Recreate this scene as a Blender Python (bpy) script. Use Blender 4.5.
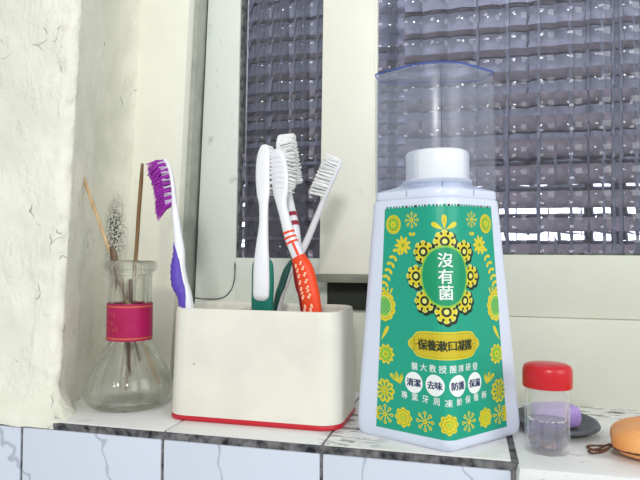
import bpy, bmesh, math, random
from mathutils import Vector, Matrix, noise
random.seed(7)
PI = math.pi
for o in list(bpy.data.objects):
    bpy.data.objects.remove(o)
SC = bpy.context.scene
COL = SC.collection

def lin(c):
    out = []
    for v in c[:3]:
        v = v / 255.0
        out.append(v / 12.92 if v <= 0.04045 else ((v + 0.055) / 1.055) ** 2.4)
    return (out[0], out[1], out[2], 1.0)

# ------------------------------------------------------------------ camera
cd = bpy.data.cameras.new('camera')
cd.sensor_fit = 'HORIZONTAL'
cd.sensor_width = 36.0
cd.lens = 36.0 * 600 / 640
cd.clip_start = 0.01
cam = bpy.data.objects.new('camera', cd)
COL.objects.link(cam)
YAW, PITCH, ROLL = math.radians(14), math.radians(1.43), math.radians(0.4)
cam.matrix_world = (Matrix.Translation((0, 0, 0.129)) @ Matrix.Rotation(YAW, 4, 'Z')
                    @ Matrix.Rotation(PI / 2 + PITCH, 4, 'X') @ Matrix.Rotation(ROLL, 4, 'Z'))
SC.camera = cam

# ------------------------------------------------------------------ world, lamps, exposure
w = bpy.data.worlds.new('room_light')
SC.world = w
w.use_nodes = True
w.node_tree.nodes['Background'].inputs[0].default_value = lin((233, 238, 240))
w.node_tree.nodes['Background'].inputs[1].default_value = 0.86

def area(name, loc, target, sx, sy, power, color):
    l = bpy.data.lights.new(name, 'AREA')
    l.shape = 'RECTANGLE'
    l.size, l.size_y = sx, sy
    l.energy = power
    l.color = color
    o = bpy.data.objects.new(name, l)
    COL.objects.link(o)
    o.location = loc
    o.rotation_euler = (Vector(target) - Vector(loc)).to_track_quat('-Z', 'Y').to_euler()
    return o
area('ceiling_lamp', (0.18, -1.25, 0.78), (-0.1, 0.5, 0.1), 0.24, 0.2, 12, (1.0, 0.985, 0.95))
area('hallway_fill', (0.1, 0.95, 1.1), (0.02, 1.25, 0.0), 0.3, 0.2, 7.0, (0.95, 0.95, 1.0))  # added lamp, brightens what shows through the panes

area('right_fill', (1.7, -0.7, 0.8), (-0.2, 0.5, 0.15), 1.2, 1.0, 15, (0.96, 0.98, 1.0))  # added soft fill that lightens the surfaces facing right
SC.view_settings.view_transform = 'Standard'
SC.view_settings.look = 'None'
SC.view_settings.gamma = 1.0
SC.view_settings.use_curve_mapping = False
SC.view_settings.exposure = -0.1

# ------------------------------------------------------------------ materials
def new_mat(name):
    m = bpy.data.materials.new(name)
    m.use_nodes = True
    return m, m.node_tree, m.node_tree.nodes['Principled BSDF']

def mat(name, c, rough=0.5, spec=0.5, var=0.0, vscale=30, bump=0.0, bscale=200, c2=None, coat=0.0, sss=0.0):
    m, nt, b = new_mat(name)
    b.inputs['Base Color'].default_value = lin(c)
    b.inputs['Roughness'].default_value = rough
    b.inputs['Specular IOR Level'].default_value = spec
    b.inputs['Coat Weight'].default_value = coat
    b.inputs['Coat Roughness'].default_value = 0.1
    if sss:
        b.inputs['Subsurface Weight'].default_value = sss
        b.inputs['Subsurface Radius'].default_value = (0.004, 0.004, 0.004)
        b.inputs['Subsurface Scale'].default_value = 1.0
    N, L = nt.nodes, nt.links
    if var or c2 or bump:
        tc = N.new('ShaderNodeTexCoord')
    if var or c2:
        n = N.new('ShaderNodeTexNoise')
        n.inputs['Scale'].default_value = vscale
        n.inputs['Detail'].default_value = 5
        L.new(tc.outputs['Object'], n.inputs['Vector'])
        r = N.new('ShaderNodeValToRGB')
        r.color_ramp.elements[0].position = 0.32
        r.color_ramp.elements[1].position = 0.62
        k = c2 if c2 else tuple(v * (1 - var) for v in c)
        r.color_ramp.elements[0].color = lin(k)
        r.color_ramp.elements[1].color = lin(c)
        L.new(n.outputs['Fac'], r.inputs['Fac'])
        L.new(r.outputs['Color'], b.inputs['Base Color'])
    if bump:
        n2 = N.new('ShaderNodeTexNoise')
        n2.inputs['Scale'].default_value = bscale
        n2.inputs['Detail'].default_value = 4
        L.new(tc.outputs['Object'], n2.inputs['Vector'])
        bp = N.new('ShaderNodeBump')
        bp.inputs['Strength'].default_value = bump
        bp.inputs['Distance'].default_value = 0.001
        L.new(n2.outputs['Fac'], bp.inputs['Height'])
        L.new(bp.outputs['Normal'], b.inputs['Normal'])
    return m

def glass(name, c=(250, 252, 250), rough=0.0, ior=1.45, see=0.0):
    m, nt, b = new_mat(name)
    b.inputs['Base Color'].default_value = lin(c)
    b.inputs['Roughness'].default_value = rough
    b.inputs['IOR'].default_value = ior
    b.inputs['Transmission Weight'].default_value = 1.0
    if see:
        t = nt.nodes.new('ShaderNodeBsdfTransparent'); t.inputs[0].default_value = lin(c)
        mx = nt.nodes.new('ShaderNodeMixShader'); mx.inputs[0].default_value = see
        nt.links.new(b.outputs[0], mx.inputs[1]); nt.links.new(t.outputs[0], mx.inputs[2])
        nt.links.new(mx.outputs[0], nt.nodes['Material Output'].inputs[0])
    return m

def clear(name, c=(245, 248, 252), gloss=(255, 255, 255), ior=1.4, rough=0.05, haze=0.0, hazec=(220, 225, 240)):
    """thin clear plastic: see-through with a Fresnel sheen"""
    m = bpy.data.materials.new(name)
    m.use_nodes = True
    nt = m.node_tree
    N, L = nt.nodes, nt.links
    N.remove(N['Principled BSDF'])
    t = N.new('ShaderNodeBsdfTransparent'); t.inputs[0].default_value = lin(c)
    g = N.new('ShaderNodeBsdfGlossy'); g.inputs[0].default_value = lin(gloss); g.inputs['Roughness'].default_value = rough
    lw = N.new('ShaderNodeLayerWeight'); lw.inputs[0].default_value = 0.5
    fr = N.new('ShaderNodeMath'); fr.operation = 'POWER'; fr.inputs[1].default_value = 3.5
    L.new(lw.outputs['Facing'], fr.inputs[0])
    ml = N.new('ShaderNodeMath'); ml.operation = 'MULTIPLY_ADD'; ml.inputs[1].default_value = ior - 1; ml.inputs[2].default_value = 0.02
    L.new(fr.outputs[0], ml.inputs[0]); fr = ml
    mx = N.new('ShaderNodeMixShader')
    L.new(fr.outputs[0], mx.inputs[0]); L.new(t.outputs[0], mx.inputs[1]); L.new(g.outputs[0], mx.inputs[2])
    last = mx
    if haze:
        d = N.new('ShaderNodeBsdfDiffuse'); d.inputs[0].default_value = lin(hazec)
        m2 = N.new('ShaderNodeMixShader'); m2.inputs[0].default_value = haze
        L.new(mx.outputs[0], m2.inputs[1]); L.new(d.outputs[0], m2.inputs[2])
        last = m2
    L.new(last.outputs[0], N['Material Output'].inputs[0])
    return m

def ramp(N, a, ca, b_, cb):
    r = N.new('ShaderNodeValToRGB')
    r.color_ramp.elements[0].position = a
    r.color_ramp.elements[1].position = b_
    r.color_ramp.elements[0].color = ca
    r.color_ramp.elements[1].color = cb
    return r
BLK, WHT = (0, 0, 0, 1), (1, 1, 1, 1)

def mixcol(nt, fac, a, b):
    n = nt.nodes.new('ShaderNodeMix')
    n.data_type = 'RGBA'
    nt.links.new(fac, n.inputs[0])
    for s, v in ((6, a), (7, b)):
        if isinstance(v, tuple):
            n.inputs[s].default_value = v
        else:
            nt.links.new(v, n.inputs[s])
    return n.outputs[2]

def noise_node(nt, vec, scale, detail=5, rough=0.6, stretch=None):
    n = nt.nodes.new('ShaderNodeTexNoise')
    n.inputs['Scale'].default_value = scale
    n.inputs['Detail'].default_value = detail
    n.inputs['Roughness'].default_value = rough
    if stretch:
        mp = nt.nodes.new('ShaderNodeMapping')
        mp.inputs['Scale'].default_value = stretch
        nt.links.new(vec, mp.inputs[0])
        vec = mp.outputs[0]
    nt.links.new(vec, n.inputs['Vector'])
    return n.outputs['Fac']

def blob_mask(nt, pos, centre, radii):
    """1 inside a soft ellipsoid around centre"""
    mp = nt.nodes.new('ShaderNodeMapping')
    mp.vector_type = 'TEXTURE'
    mp.inputs['Location'].default_value = centre
    mp.inputs['Scale'].default_value = radii
    nt.links.new(pos, mp.inputs[0])
    ln = nt.nodes.new('ShaderNodeVectorMath'); ln.operation = 'LENGTH'
    nt.links.new(mp.outputs[0], ln.inputs[0])
    r = ramp(nt.nodes, 0.35, WHT, 1.0, BLK)
    nt.links.new(ln.outputs['Value'], r.inputs[0])
    return r.outputs[0]

def mathn(nt, op, a, b):
    n = nt.nodes.new('ShaderNodeMath'); n.operation = op
    for i, v in enumerate((a, b)):
        if isinstance(v, (int, float)):
            n.inputs[i].default_value = v
        else:
            nt.links.new(v, n.inputs[i])
    return n.outputs[0]

def plaster_mat():
    m, nt, b = new_mat('old_cream_plaster')
    N, L = nt.nodes, nt.links
    tc = N.new('ShaderNodeTexCoord'); P = tc.outputs['Object']
    n1 = noise_node(nt, P, 14, 6)
    r1 = ramp(N, 0.35, lin((220, 220, 202)), 0.6, lin((237, 235, 219)))
    L.new(n1, r1.inputs[0])
    # flaked spots and cracks
    n2 = noise_node(nt, P, 70, 6, 0.7, (1, 1, 0.7))
    r2 = ramp(N, 0.70, BLK, 0.74, WHT); L.new(n2, r2.inputs[0])
    c1 = mixcol(nt, r2.outputs[0], r1.outputs[0], lin((190, 194, 182)))
    vo = N.new('ShaderNodeTexVoronoi'); vo.feature = 'DISTANCE_TO_EDGE'; vo.inputs['Scale'].default_value = 22
    wob = N.new('ShaderNodeVectorMath'); wob.operation = 'ADD'
    nz = N.new('ShaderNodeTexNoise'); nz.inputs['Scale'].default_value = 40; L.new(P, nz.inputs['Vector'])
    sc = N.new('ShaderNodeVectorMath'); sc.operation = 'SCALE'; sc.inputs['Scale'].default_value = 0.05
    L.new(nz.outputs['Color'], sc.inputs[0]); L.new(P, wob.inputs[0]); L.new(sc.outputs[0], wob.inputs[1]); L.new(wob.outputs[0], vo.inputs['Vector'])
    rk = ramp(N, 0.006, WHT, 0.016, BLK); L.new(vo.outputs['Distance'], rk.inputs[0])
    rg = ramp(N, 0.60, BLK, 0.64, WHT); L.new(noise_node(nt, P, 26, 3), rg.inputs[0])
    crack = mathn(nt, 'MULTIPLY', rk.outputs[0], rg.outputs[0])
    c1 = mixcol(nt, crack, c1, lin((158, 162, 150)))
    # black mould speckle in the recess
    spk = noise_node(nt, P, 420, 3, 0.8)
    rs = ramp(N, 0.47, BLK, 0.53, WHT); L.new(spk, rs.inputs[0])
    mk = blob_mask(nt, P, (-0.351, 0.540, 0.148), (0.03, 0.020, 0.047))
    f = mathn(nt, 'MULTIPLY', rs.outputs[0], mk)
    c2 = mixcol(nt, f, c1, lin((66, 72, 72)))
    L.new(c2, b.inputs['Base Color'])
    b.inputs['Roughness'].default_value = 0.75
    b.inputs['Specular IOR Level'].default_value = 0.2
    # relief
    h1 = noise_node(nt, P, 60, 6, 0.65)
    rr = ramp(N, 0.50, BLK, 0.66, WHT); L.new(noise_node(nt, P, 34, 4, 0.6, (1, 1, 0.6)), rr.inputs[0])
    hh = mathn(nt, 'ADD', h1, mathn(nt, 'MULTIPLY', rr.outputs[0], 0.7))
    bp = N.new('ShaderNodeBump'); bp.inputs['Strength'].default_value = 0.5; bp.inputs['Distance'].default_value = 0.004
    L.new(hh, bp.inputs['Height']); L.new(bp.outputs['Normal'], b.inputs['Normal'])
    return m

def paint_mat(name, c, dirt, amount=0.60):
    m, nt, b = new_mat(name)
    N, L = nt.nodes, nt.links
    tc = N.new('ShaderNodeTexCoord'); P = tc.outputs['Object']
    n1 = noise_node(nt, P, 9, 5)
    r1 = ramp(N, 0.3, lin(tuple(v * 0.965 for v in c)), 0.65, lin(c)); L.new(n1, r1.inputs[0])
    n2 = noise_node(nt, P, 55, 6, 0.7, (1, 1, 0.55))
    r2 = ramp(N, amount, BLK, amount + 0.14, WHT); L.new(n2, r2.inputs[0])
    c1 = mixcol(nt, r2.outputs[0], r1.outputs[0], lin(dirt))
    L.new(c1, b.inputs['Base Color'])
    b.inputs['Roughness'].default_value = 0.45
    b.inputs['Specular IOR Level'].default_value = 0.35
    bp = N.new('ShaderNodeBump'); bp.inputs['Strength'].default_value = 0.25; bp.inputs['Distance'].default_value = 0.0008
    L.new(noise_node(nt, P, 130, 4), bp.inputs['Height']); L.new(bp.outputs['Normal'], b.inputs['Normal'])
    return m

def tile_mat(name, base, vein, stain_amt, top):
    m, nt, b = new_mat(name)
    N, L = nt.nodes, nt.links
    tc = N.new('ShaderNodeTexCoord'); P = tc.outputs['Object']
    mp = N.new('ShaderNodeMapping'); mp.inputs['Rotation'].default_value = (0, 0.5, 0); L.new(P, mp.inputs[0])
    wv = N.new('ShaderNodeTexWave'); wv.inputs['Scale'].default_value = 4.0; wv.inputs['Distortion'].default_value = 5
    wv.inputs['Detail'].default_value = 4; wv.inputs['Detail Scale'].default_value = 3
    L.new(mp.outputs[0], wv.inputs['Vector'])
    rv = ramp(N, 0.0, WHT, 0.0045 if not top else 0.004, BLK); L.new(wv.outputs['Fac'], rv.inputs[0])
    c1 = mixcol(nt, mathn(nt, 'MULTIPLY', rv.outputs[0], 0.2 if top else 0.5), lin(base), lin(vein))
    n2 = noise_node(nt, P, 75, 6, 0.7, (0.5, 1, 1))
    r2 = ramp(N, stain_amt, BLK, stain_amt + 0.1, WHT); L.new(n2, r2.inputs[0])
    c2 = mixcol(nt, mathn(nt, 'MULTIPLY', r2.outputs[0], 0.55), c1, lin((128, 128, 132)))
    if top:
        spk = noise_node(nt, P, 130, 4, 0.7, (0.35, 1, 1))
        rs = ramp(N, 0.52, BLK, 0.56, WHT); L.new(spk, rs.inputs[0])
        mk = blob_mask(nt, P, (0.095, 0.545, 0), (0.09, 0.035, 0.05))
        c2 = mixcol(nt, mathn(nt, 'MULTIPLY', rs.outputs[0], mk), c2, lin((60, 60, 62)))
        mk2 = blob_mask(nt, P, (-0.08, 0.46, 0), (0.03, 0.1, 0.05))
        c2 = mixcol(nt, mathn(nt, 'MULTIPLY', rs.outputs[0], mk2), c2, lin((110, 110, 110)))
    L.new(c2, b.inputs['Base Color'])
    b.inputs['Roughness'].default_value = 0.3
    bp = N.new('ShaderNodeBump'); bp.inputs['Strength'].default_value = 0.12; bp.inputs['Distance'].default_value = 0.001
    L.new(noise_node(nt, P, 45, 3), bp.inputs['Height']); L.new(bp.outputs['Normal'], b.inputs['Normal'])
    return m

def wood_mat(name, c, c2):
    m, nt, b = new_mat(name)
    N, L = nt.nodes, nt.links
    tc = N.new('ShaderNodeTexCoord')
    n = noise_node(nt, tc.outputs['Object'], 260, 4, 0.6, (1, 1, 0.12))
    r = ramp(N, 0.35, lin(c2), 0.65, lin(c)); L.new(n, r.inputs[0])
    L.new(r.outputs[0], b.inputs['Base Color'])
    b.inputs['Roughness'].default_value = 0.7
    return m

M = {}
M['plaster'] = plaster_mat()
M['jamb'] = paint_mat('cream_paint_jamb', (244, 243, 229), (198, 203, 190), 0.66)
M['sash'] = paint_mat('grey_white_paint_sash', (230, 234, 227), (150, 156, 148), 0.605)
M['sashR'] = paint_mat('cream_paint_sash', (241, 240, 226), (196, 200, 186), 0.68)
M['rail'] = paint_mat('cream_paint_rail', (214, 216, 200), (192, 196, 180), 0.66)
M['gap'] = mat('grey_shaded_edge', (172, 176, 166), 0.7, 0.3, var=0.1, vscale=60)  # shade on the jamb's return, put into the grey
M['putty'] = mat('old_putty', (120, 124, 122), 0.8, 0.2, c2=(52, 54, 58), vscale=150)
M['dark'] = mat('dark_recess_shade', (52, 56, 48), 0.6, 0.3, var=0.35, vscale=40)  # shade inside the recess, put into the colour
M['lip'] = mat('grey_green_paint', (138, 140, 128), 0.5, 0.3, var=0.2, vscale=50)
M['pane'] = glass('patterned_glass', (238, 238, 246), 0.03)
M['tiletop'] = tile_mat('white_glazed_tile_worn', (230, 230, 228), (196, 198, 204), 0.60, True)
M['tilefront'] = tile_mat('white_veined_tile', (206, 213, 226), (120, 126, 140), 0.80, False)
M['grout'] = mat('mouldy_grout', (122, 120, 122), 0.85, 0.2, c2=(30, 32, 36), vscale=130, bump=0.6, bscale=300)

# ------------------------------------------------------------------ mesh helpers
def link_mesh(name, bm, mats, parent=None, smooth=True, angle=40, loc=None, recalc=True):
    me = bpy.data.meshes.new(name)
    if recalc: bmesh.ops.recalc_face_normals(bm, faces=bm.faces)
    if loc is not None:
        bmesh.ops.translate(bm, verts=bm.verts, vec=-Vector(loc))
    bm.to_mesh(me)
    bm.free()
    if not isinstance(mats, (list, tuple)):
        mats = [mats]
    for m in mats:
        me.materials.append(m)
    if smooth:
        me.shade_smooth()
        me.set_sharp_from_angle(angle=math.radians(angle))
    o = bpy.data.objects.new(name, me)
    COL.objects.link(o)
    if parent is not None:
        o.parent = parent
    elif loc is not None:
        o.location = loc
    return o

def empty(name, loc, label=None, cat=None, group=None, kind=None):
    o = bpy.data.objects.new(name, None)
    o.empty_display_size = 0.02
    COL.objects.link(o)
    o.location = loc
    if label: o['label'] = label
    if cat: o['category'] = cat
    if group: o['group'] = group
    if kind: o['kind'] = kind
    return o

def add_box(bm, x0, x1, y0, y1, z0, z1, bev=0.0, mi=0, sh0=0.0, sh1=None):
    """box; sh0/sh1 = lean (dx per metre of height about z=.236) of its left and right sides"""
    if sh1 is None: sh1 = sh0
    t = bmesh.new()
    vs = []
    for z in (z0, z1):
        for (x, s) in ((x0, sh0), (x1, sh1)):
            for y in (y0, y1):
                vs.append(t.verts.new((x + s * (z - 0.236), y, z)))
    a = vs
    for f in ((0, 1, 3, 2), (4, 6, 7, 5), (0, 4, 5, 1), (2, 3, 7, 6), (0, 2, 6, 4), (1, 5, 7, 3)):
        t.faces.new([a[i] for i in f])
    if bev:
        bmesh.ops.bevel(t, geom=list(t.edges), offset=bev, segments=2, profile=0.6, affect='EDGES')
    merge(bm, t, mi)

def merge(bm, t, mi=0):
    mp = {}
    for v in t.verts:
        mp[v] = bm.verts.new(v.co)
    for f in t.faces:
        try:
            nf = bm.faces.new([mp[v] for v in f.verts])
            nf.material_index = mi
        except ValueError:
            pass
    t.free()

def loft(bm, rings, cap0=True, cap1=True, mi=0, closed=True):
    vr = [[bm.verts.new(p) for p in r] for r in rings]
    n = len(rings[0])
    for a, b in zip(vr[:-1], vr[1:]):
        for i in range(n if closed else n - 1):
            j = (i + 1) % n
            f = bm.faces.new((a[i], a[j], b[j], b[i]))
            f.material_index = mi
    if cap0:
        f = bm.faces.new(list(reversed(vr[0]))); f.material_index = mi
    if cap1:
        f = bm.faces.new(vr[-1]); f.material_index = mi
    return vr

def lathe(bm, prof, n=48, c=(0, 0, 0), rf=None, mi=0, sx=1.0, sy=1.0):
    """prof: (r, z) list; r==0 closes to a point; rf(r, z, phi) modulates"""
    rows = []
    for (r, z) in prof:
        if r <= 1e-7:
            rows.append([bm.verts.new((c[0], c[1], c[2] + z))])
        else:
            row = []
            for i in range(n):
                a = 2 * PI * i / n
                rr = rf(r, z, a) if rf else r
                row.append(bm.verts.new((c[0] + rr * math.cos(a) * sx, c[1] + rr * math.sin(a) * sy, c[2] + z)))
            rows.append(row)
    for a, b in zip(rows[:-1], rows[1:]):
        for i in range(n):
            j = (i + 1) % n
            if len(a) == 1 and len(b) == 1: break
            if len(a) == 1: f = bm.faces.new((a[0], b[j], b[i]))
            elif len(b) == 1: f = bm.faces.new((a[i], a[j], b[0]))
            else: f = bm.faces.new((a[i], a[j], b[j], b[i]))
            f.material_index = mi

def catmull(pts, n):
    """resample with n points along a Catmull-Rom curve; pts may be of any dimension"""
    P = [tuple(p) for p in pts]
    P = [tuple(2 * a - b for a, b in zip(P[0], P[1]))] + P + [tuple(2 * a - b for a, b in zip(P[-1], P[-2]))]
    out = []
    segs = len(pts) - 1
    for k in range(n):
        t = k / (n - 1) * segs
        i = min(int(t), segs - 1)
        u = t - i
        p0, p1, p2, p3 = P[i], P[i + 1], P[i + 2], P[i + 3]
        out.append(tuple(0.5 * (2 * b + (c - a) * u + (2 * a - 5 * b + 4 * c - d) * u * u + (3 * b - a - 3 * c + d) * u ** 3)
                         for a, b, c, d in zip(p0, p1, p2, p3)))
    return out

def tube(bm, pts, rad, n=10, mi=0, flat=1.0):
    pts = [Vector(p) for p in pts]
    rings = []
    up = Vector((0.3, 0.9, 0.2))
    for i, p in enumerate(pts):
        t = (pts[min(i + 1, len(pts) - 1)] - pts[max(i - 1, 0)]).normalized()
        s = t.cross(up).normalized()
        u = s.cross(t)
        r = rad[i] if isinstance(rad, (list, tuple)) else rad
        rings.append([p + s * (r * math.cos(2 * PI * k / n)) + u * (r * flat * math.sin(2 * PI * k / n)) for k in range(n)])
    loft(bm, rings, mi=mi)

def struct(o, kind='structure'):
    o['kind'] = kind
    return o

# ------------------------------------------------------------------ camera model used only to read real positions off the photo
_f, _H = 600.0, 0.129
_fw = Vector((-math.sin(YAW) * math.cos(PITCH), math.cos(YAW) * math.cos(PITCH), math.sin(PITCH)))
_rt = Vector((math.cos(YAW), math.sin(YAW), 0)); _up = _rt.cross(_fw)
_R = _rt * math.cos(ROLL) + _up * math.sin(ROLL); _U = _up * math.cos(ROLL) - _rt * math.sin(ROLL)
def at(x, y, Y):
    """the point at depth Y seen at pixel x, y of the photograph"""
    d = _fw + _R * ((x - 320) / _f) - _U * ((y - 240) / _f)
    return Vector((0, 0, _H)) + d * (Y / d.y)

# ================================================================== SETTING
# ---- left plaster wall: front face, rounded corner, splayed reveal
def build_wall():
    bm = bmesh.new()
    zs = [-0.0052, -0.003, -0.001, 0.001, 0.003] + [0.006 + 0.004 * i for i in range(140)]
    path = []
    for i in range(46):
        path.append((-0.75 + (0.75 - 0.321) * i / 45.0, 0.415, 0))
    for k in range(1, 9):
        a = -PI / 2 + k / 8.0 * math.radians(75)
        path.append((-0.319 + 0.009 * math.cos(a) , 0.424 + 0.009 * math.sin(a), 1))
    p0 = path[-1]
    for i in range(1, 44):
        t = i / 43.0
        a_, b_, c_ = (1 - t) ** 2, 2 * t * (1 - t), t * t
        path.append((a_ * p0[0] + b_ * -0.369 + c_ * -0.333, a_ * p0[1] + b_ * 0.556 + c_ * 0.566, 2))
    rings = []
    for z in zs:
        row = []
        for (x, y, k) in path:
            zz = max(z, 0.0)
            lean = 0.045 * (zz - 0.24)
            X = x + lean * (1 if k else max(0, 1 - (-0.321 - x) / 0.05))
            Yv = y
            q = Vector((x * 1.0, y * 1.0, z))
            nz = noise.noise(q * 28) * 0.0016 + noise.noise(q * 90) * 0.0009
            edge = math.exp(-((x + 0.314) ** 2 + (y - 0.42) ** 2) / 0.0003)
            nz += edge * (noise.noise(q * 45 + Vector((5, 1, 2))) * 0.0024 + min(0, noise.noise(q * 110 + Vector((1, 7, 2))) + .1) * 0.006)
            ln = noise.noise(Vector((q.x * 50, q.y * 50, z * 35)) + Vector((3, 9, 4)))
            nz += max(0, ln - 0.25) * 0.004
            if k == 2:
                X += nz
            elif k == 1:
                X += nz * 0.7; Yv -= nz * 0.7
            else:
                Yv -= nz
            # heaped plaster at the foot
            m = max(0.0, 1 - zz / (0.026 + 0.008 * noise.noise(q * 30)))
            if k < 2:
                Yv -= 0.0172 * m ** 1.5 * (1 if k == 0 else 0.9) + 0.0012 * m * noise.noise(q * 120)
            if k == 2:
                X += 0.003 * m * m + 0.016 * m * m * max(0, 1 - (y - 0.424) / 0.022)
            if k == 1:
                X += 0.019 * m * m
            zo = z + (0.0016 * noise.noise(Vector((X * 160, 2, 0))) if z < 0 else 0)
            row.append((X, Yv, zo))
        rings.append(row)
    loft(bm, rings, cap0=False, cap1=False, closed=False)
    o = link_mesh('wall_left', bm, M['plaster'], angle=180)
    return struct(o)
build_wall()

# ---- tiled ledge and its front
YF = 0.3985
XS = [-0.80, -0.578, -0.4575, -0.3365, -0.2163, -0.0975, 0.0265, 0.148, 0.27, 0.39]
def build_ledge():
    bm = bmesh.new()
    add_box(bm, -0.80, 0.39, YF + 0.0012, 0.62, -0.20, -0.0012, 0, 1)
    g = 0.0011
    for a, b in zip(XS[:-1], XS[1:]):
        gg = g if a > -0.05 else 0.0007
        gr = 0.002 if abs(a - 0.0265) < 1e-4 else gg
        if a < 0.02:
            add_box(bm, a + gr, b - gg, YF + 0.0036, 0.62, -0.006, 0.0, 0.0013, 0)
        else:
            add_box(bm, a + gr, b - gg, YF - 0.008, 0.62, -0.022, 0.0, 0.006, 0)
    r = link_mesh('trim_1', bm, [M['tiletop'], M['grout']], angle=35)
    struct(r)
    bm = bmesh.new()
    for a, b in zip(XS[:-1], XS[1:]):
        top = -0.0060 if a < 0.02 else -0.025
        add_box(bm, a + g, b - g, YF, YF + 0.006, -0.115, top, 0.0012, 0)
        add_box(bm, a + g, b - g, YF, YF + 0.006, -0.20, -0.118, 0.0012, 0)
    r = link_mesh('wall_front', bm, [M['tilefront']], angle=35)
    struct(r)
build_ledge()

# ---- jamb (left upright of the window)
bm = bmesh.new()
add_box(bm, -0.356, -0.2865, 0.56, 0.589, -0.002, 0.75, 0.0015, 0, 0.03, 0.042)
o = struct(link_mesh('trim_2', bm, M['jamb']))
bm = bmesh.new()
add_box(bm, -0.2868, -0.2815, 0.572, 0.60, -0.002, 0.75, 0.001, 0, 0.042, 0.042)
o = struct(link_mesh('trim_3', bm, M['gap']))
# ---- bottom frame of the window
bm = bmesh.new()
add_box(bm, -0.285, 0.55, 0.56, 0.60, -0.002, 0.0750, 0.0015, 0)
o = struct(link_mesh('trim_4', bm, M['rail']))
# ---- recess under the meeting stile, its shade put into a dark colour, with grey lip
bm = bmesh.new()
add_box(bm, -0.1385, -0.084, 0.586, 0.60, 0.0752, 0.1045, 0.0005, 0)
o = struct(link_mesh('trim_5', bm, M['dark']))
bm = bmesh.new()
add_box(bm, -0.1435, -0.084, 0.556, 0.60, 0.1030, 0.1105, 0.0008, 0)
o = struct(link_mesh('trim_6', bm, M['lip']))

def pane(name, x0, x1, z0, z1, y, parent, px, pz, ox, oz):
    """patterned glass: cells that bulge on the room side, flat behind"""
    bm = bmesh.new()
    nx = int((x1 - x0) / px * 9); nz = int((z1 - z0) / pz * 11)
    rings = []
    for j in range(nz + 1):
        row = []
        z = z0 + (z1 - z0) * j / nz
        for i in range(nx + 1):
            x = x0 + (x1 - x0) * i / nx
            u = ((x - ox) / px) % 1.0; v = ((z - oz) / pz) % 1.0
            hu = 1 - (2 * u - 1) ** 2; hv = 1 - (2 * v - 1) ** 2
            h = 0.0032 * hv + 0.0034 * hu
            h += 0.00022 * noise.noise(Vector((x * 120, 3.1, z * 120)))
            row.append((x, y - h, z))
        rings.append(row)
    # one closed solid: bulged front, flat back, four edges
    F = [[bm.verts.new(p) for p in r] for r in rings]
    B = {}
    def bk(j, i):
        if (j, i) not in B:
            B[(j, i)] = bm.verts.new((rings[j][i][0], y + 0.003, rings[j][i][2]))
        return B[(j, i)]
    for j in range(nz):
        for i in range(nx):
            bm.faces.new((F[j][i], F[j][i + 1], F[j + 1][i + 1], F[j + 1][i]))
    loop = [(0, i) for i in range(nx)] + [(j, nx) for j in range(nz)] + [(nz, i) for i in range(nx, 0, -1)] + [(j, 0) for j in range(nz, 0, -1)]
    for a, b in zip(loop, loop[1:] + loop[:1]):
        bm.faces.new((F[b[0]][b[1]], F[a[0]][a[1]], bk(*a), bk(*b)))
    bm.faces.new([bk(*p) for p in reversed(loop)])
    return link_mesh(name, bm, M['pane'], parent, angle=16, recalc=False)

# ---- left sash (behind)
w1 = empty('window_1', (0, 0, 0), kind='structure')
bm = bmesh.new()
add_box(bm, -0.2790, -0.2375, 0.590, 0.612, 0.0752, 0.75, 0.0015, 0, 0.036, 0.010)
link_mesh('stile', bm, M['sash'], w1)
bm = bmesh.new()
add_box(bm, -0.2383, -0.06, 0.5905, 0.612, 0.0752, 0.1255, 0.001, 0, 0.010, 0)
link_mesh('bottom_rail', bm, M['sash'], w1)
bm = bmesh.new()
add_box(bm, -0.2378, -0.2352, 0.593, 0.606, 0.1255, 0.75, 0.0005, 0, 0.010)
link_mesh('putty_line', bm, M['putty'], w1)
pane('glass_pane', -0.2352, -0.06, 0.1255, 0.75, 0.604, w1, 0.0225, 0.0195, -0.23, 0.1255)
bm = bmesh.new()
tube(bm, catmull([tuple(at(x, y, .5898)) for x, y in ((190, 297), (205, 299), (222, 298), (231, 290), (234.5, 278), (235, 262))], 30), [.0003] + [.0007] * 28 + [.0003], 6)
link_mesh('sealant_line', bm, M['putty'], w1)
# ---- right sash (in front)
w2 = empty('window_2', (0, 0, 0), kind='structure')
bm = bmesh.new()
add_box(bm, -0.1408, -0.0890, 0.566, 0.586, 0.1105, 0.75, 0.0012, 0, 0.008, 0.0)
link_mesh('stile', bm, M['sashR'], w2)
bm = bmesh.new()
add_box(bm, -0.0840, 0.55, 0.5665, 0.590, 0.0752, 0.1305, 0.0010, 0)
link_mesh('bottom_rail', bm, M['rail'], w2)
bm = bmesh.new()
add_box(bm, -0.0892, -0.0862, 0.5685, 0.583, 0.1305, 0.75, 0.0006, 0)
link_mesh('glazing_bead', bm, M['sashR'], w2)
bm = bmesh.new()
add_box(bm, -0.0862, 0.55, 0.5730, 0.582, 0.1303, 0.1325, 0.0004, 0)
link_mesh('putty_line', bm, M['putty'], w2)
pane('glass_pane', -0.0862, 0.55, 0.1305, 0.75, 0.580, w2, 0.0236, 0.0212, -0.09, 0.1305)

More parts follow.
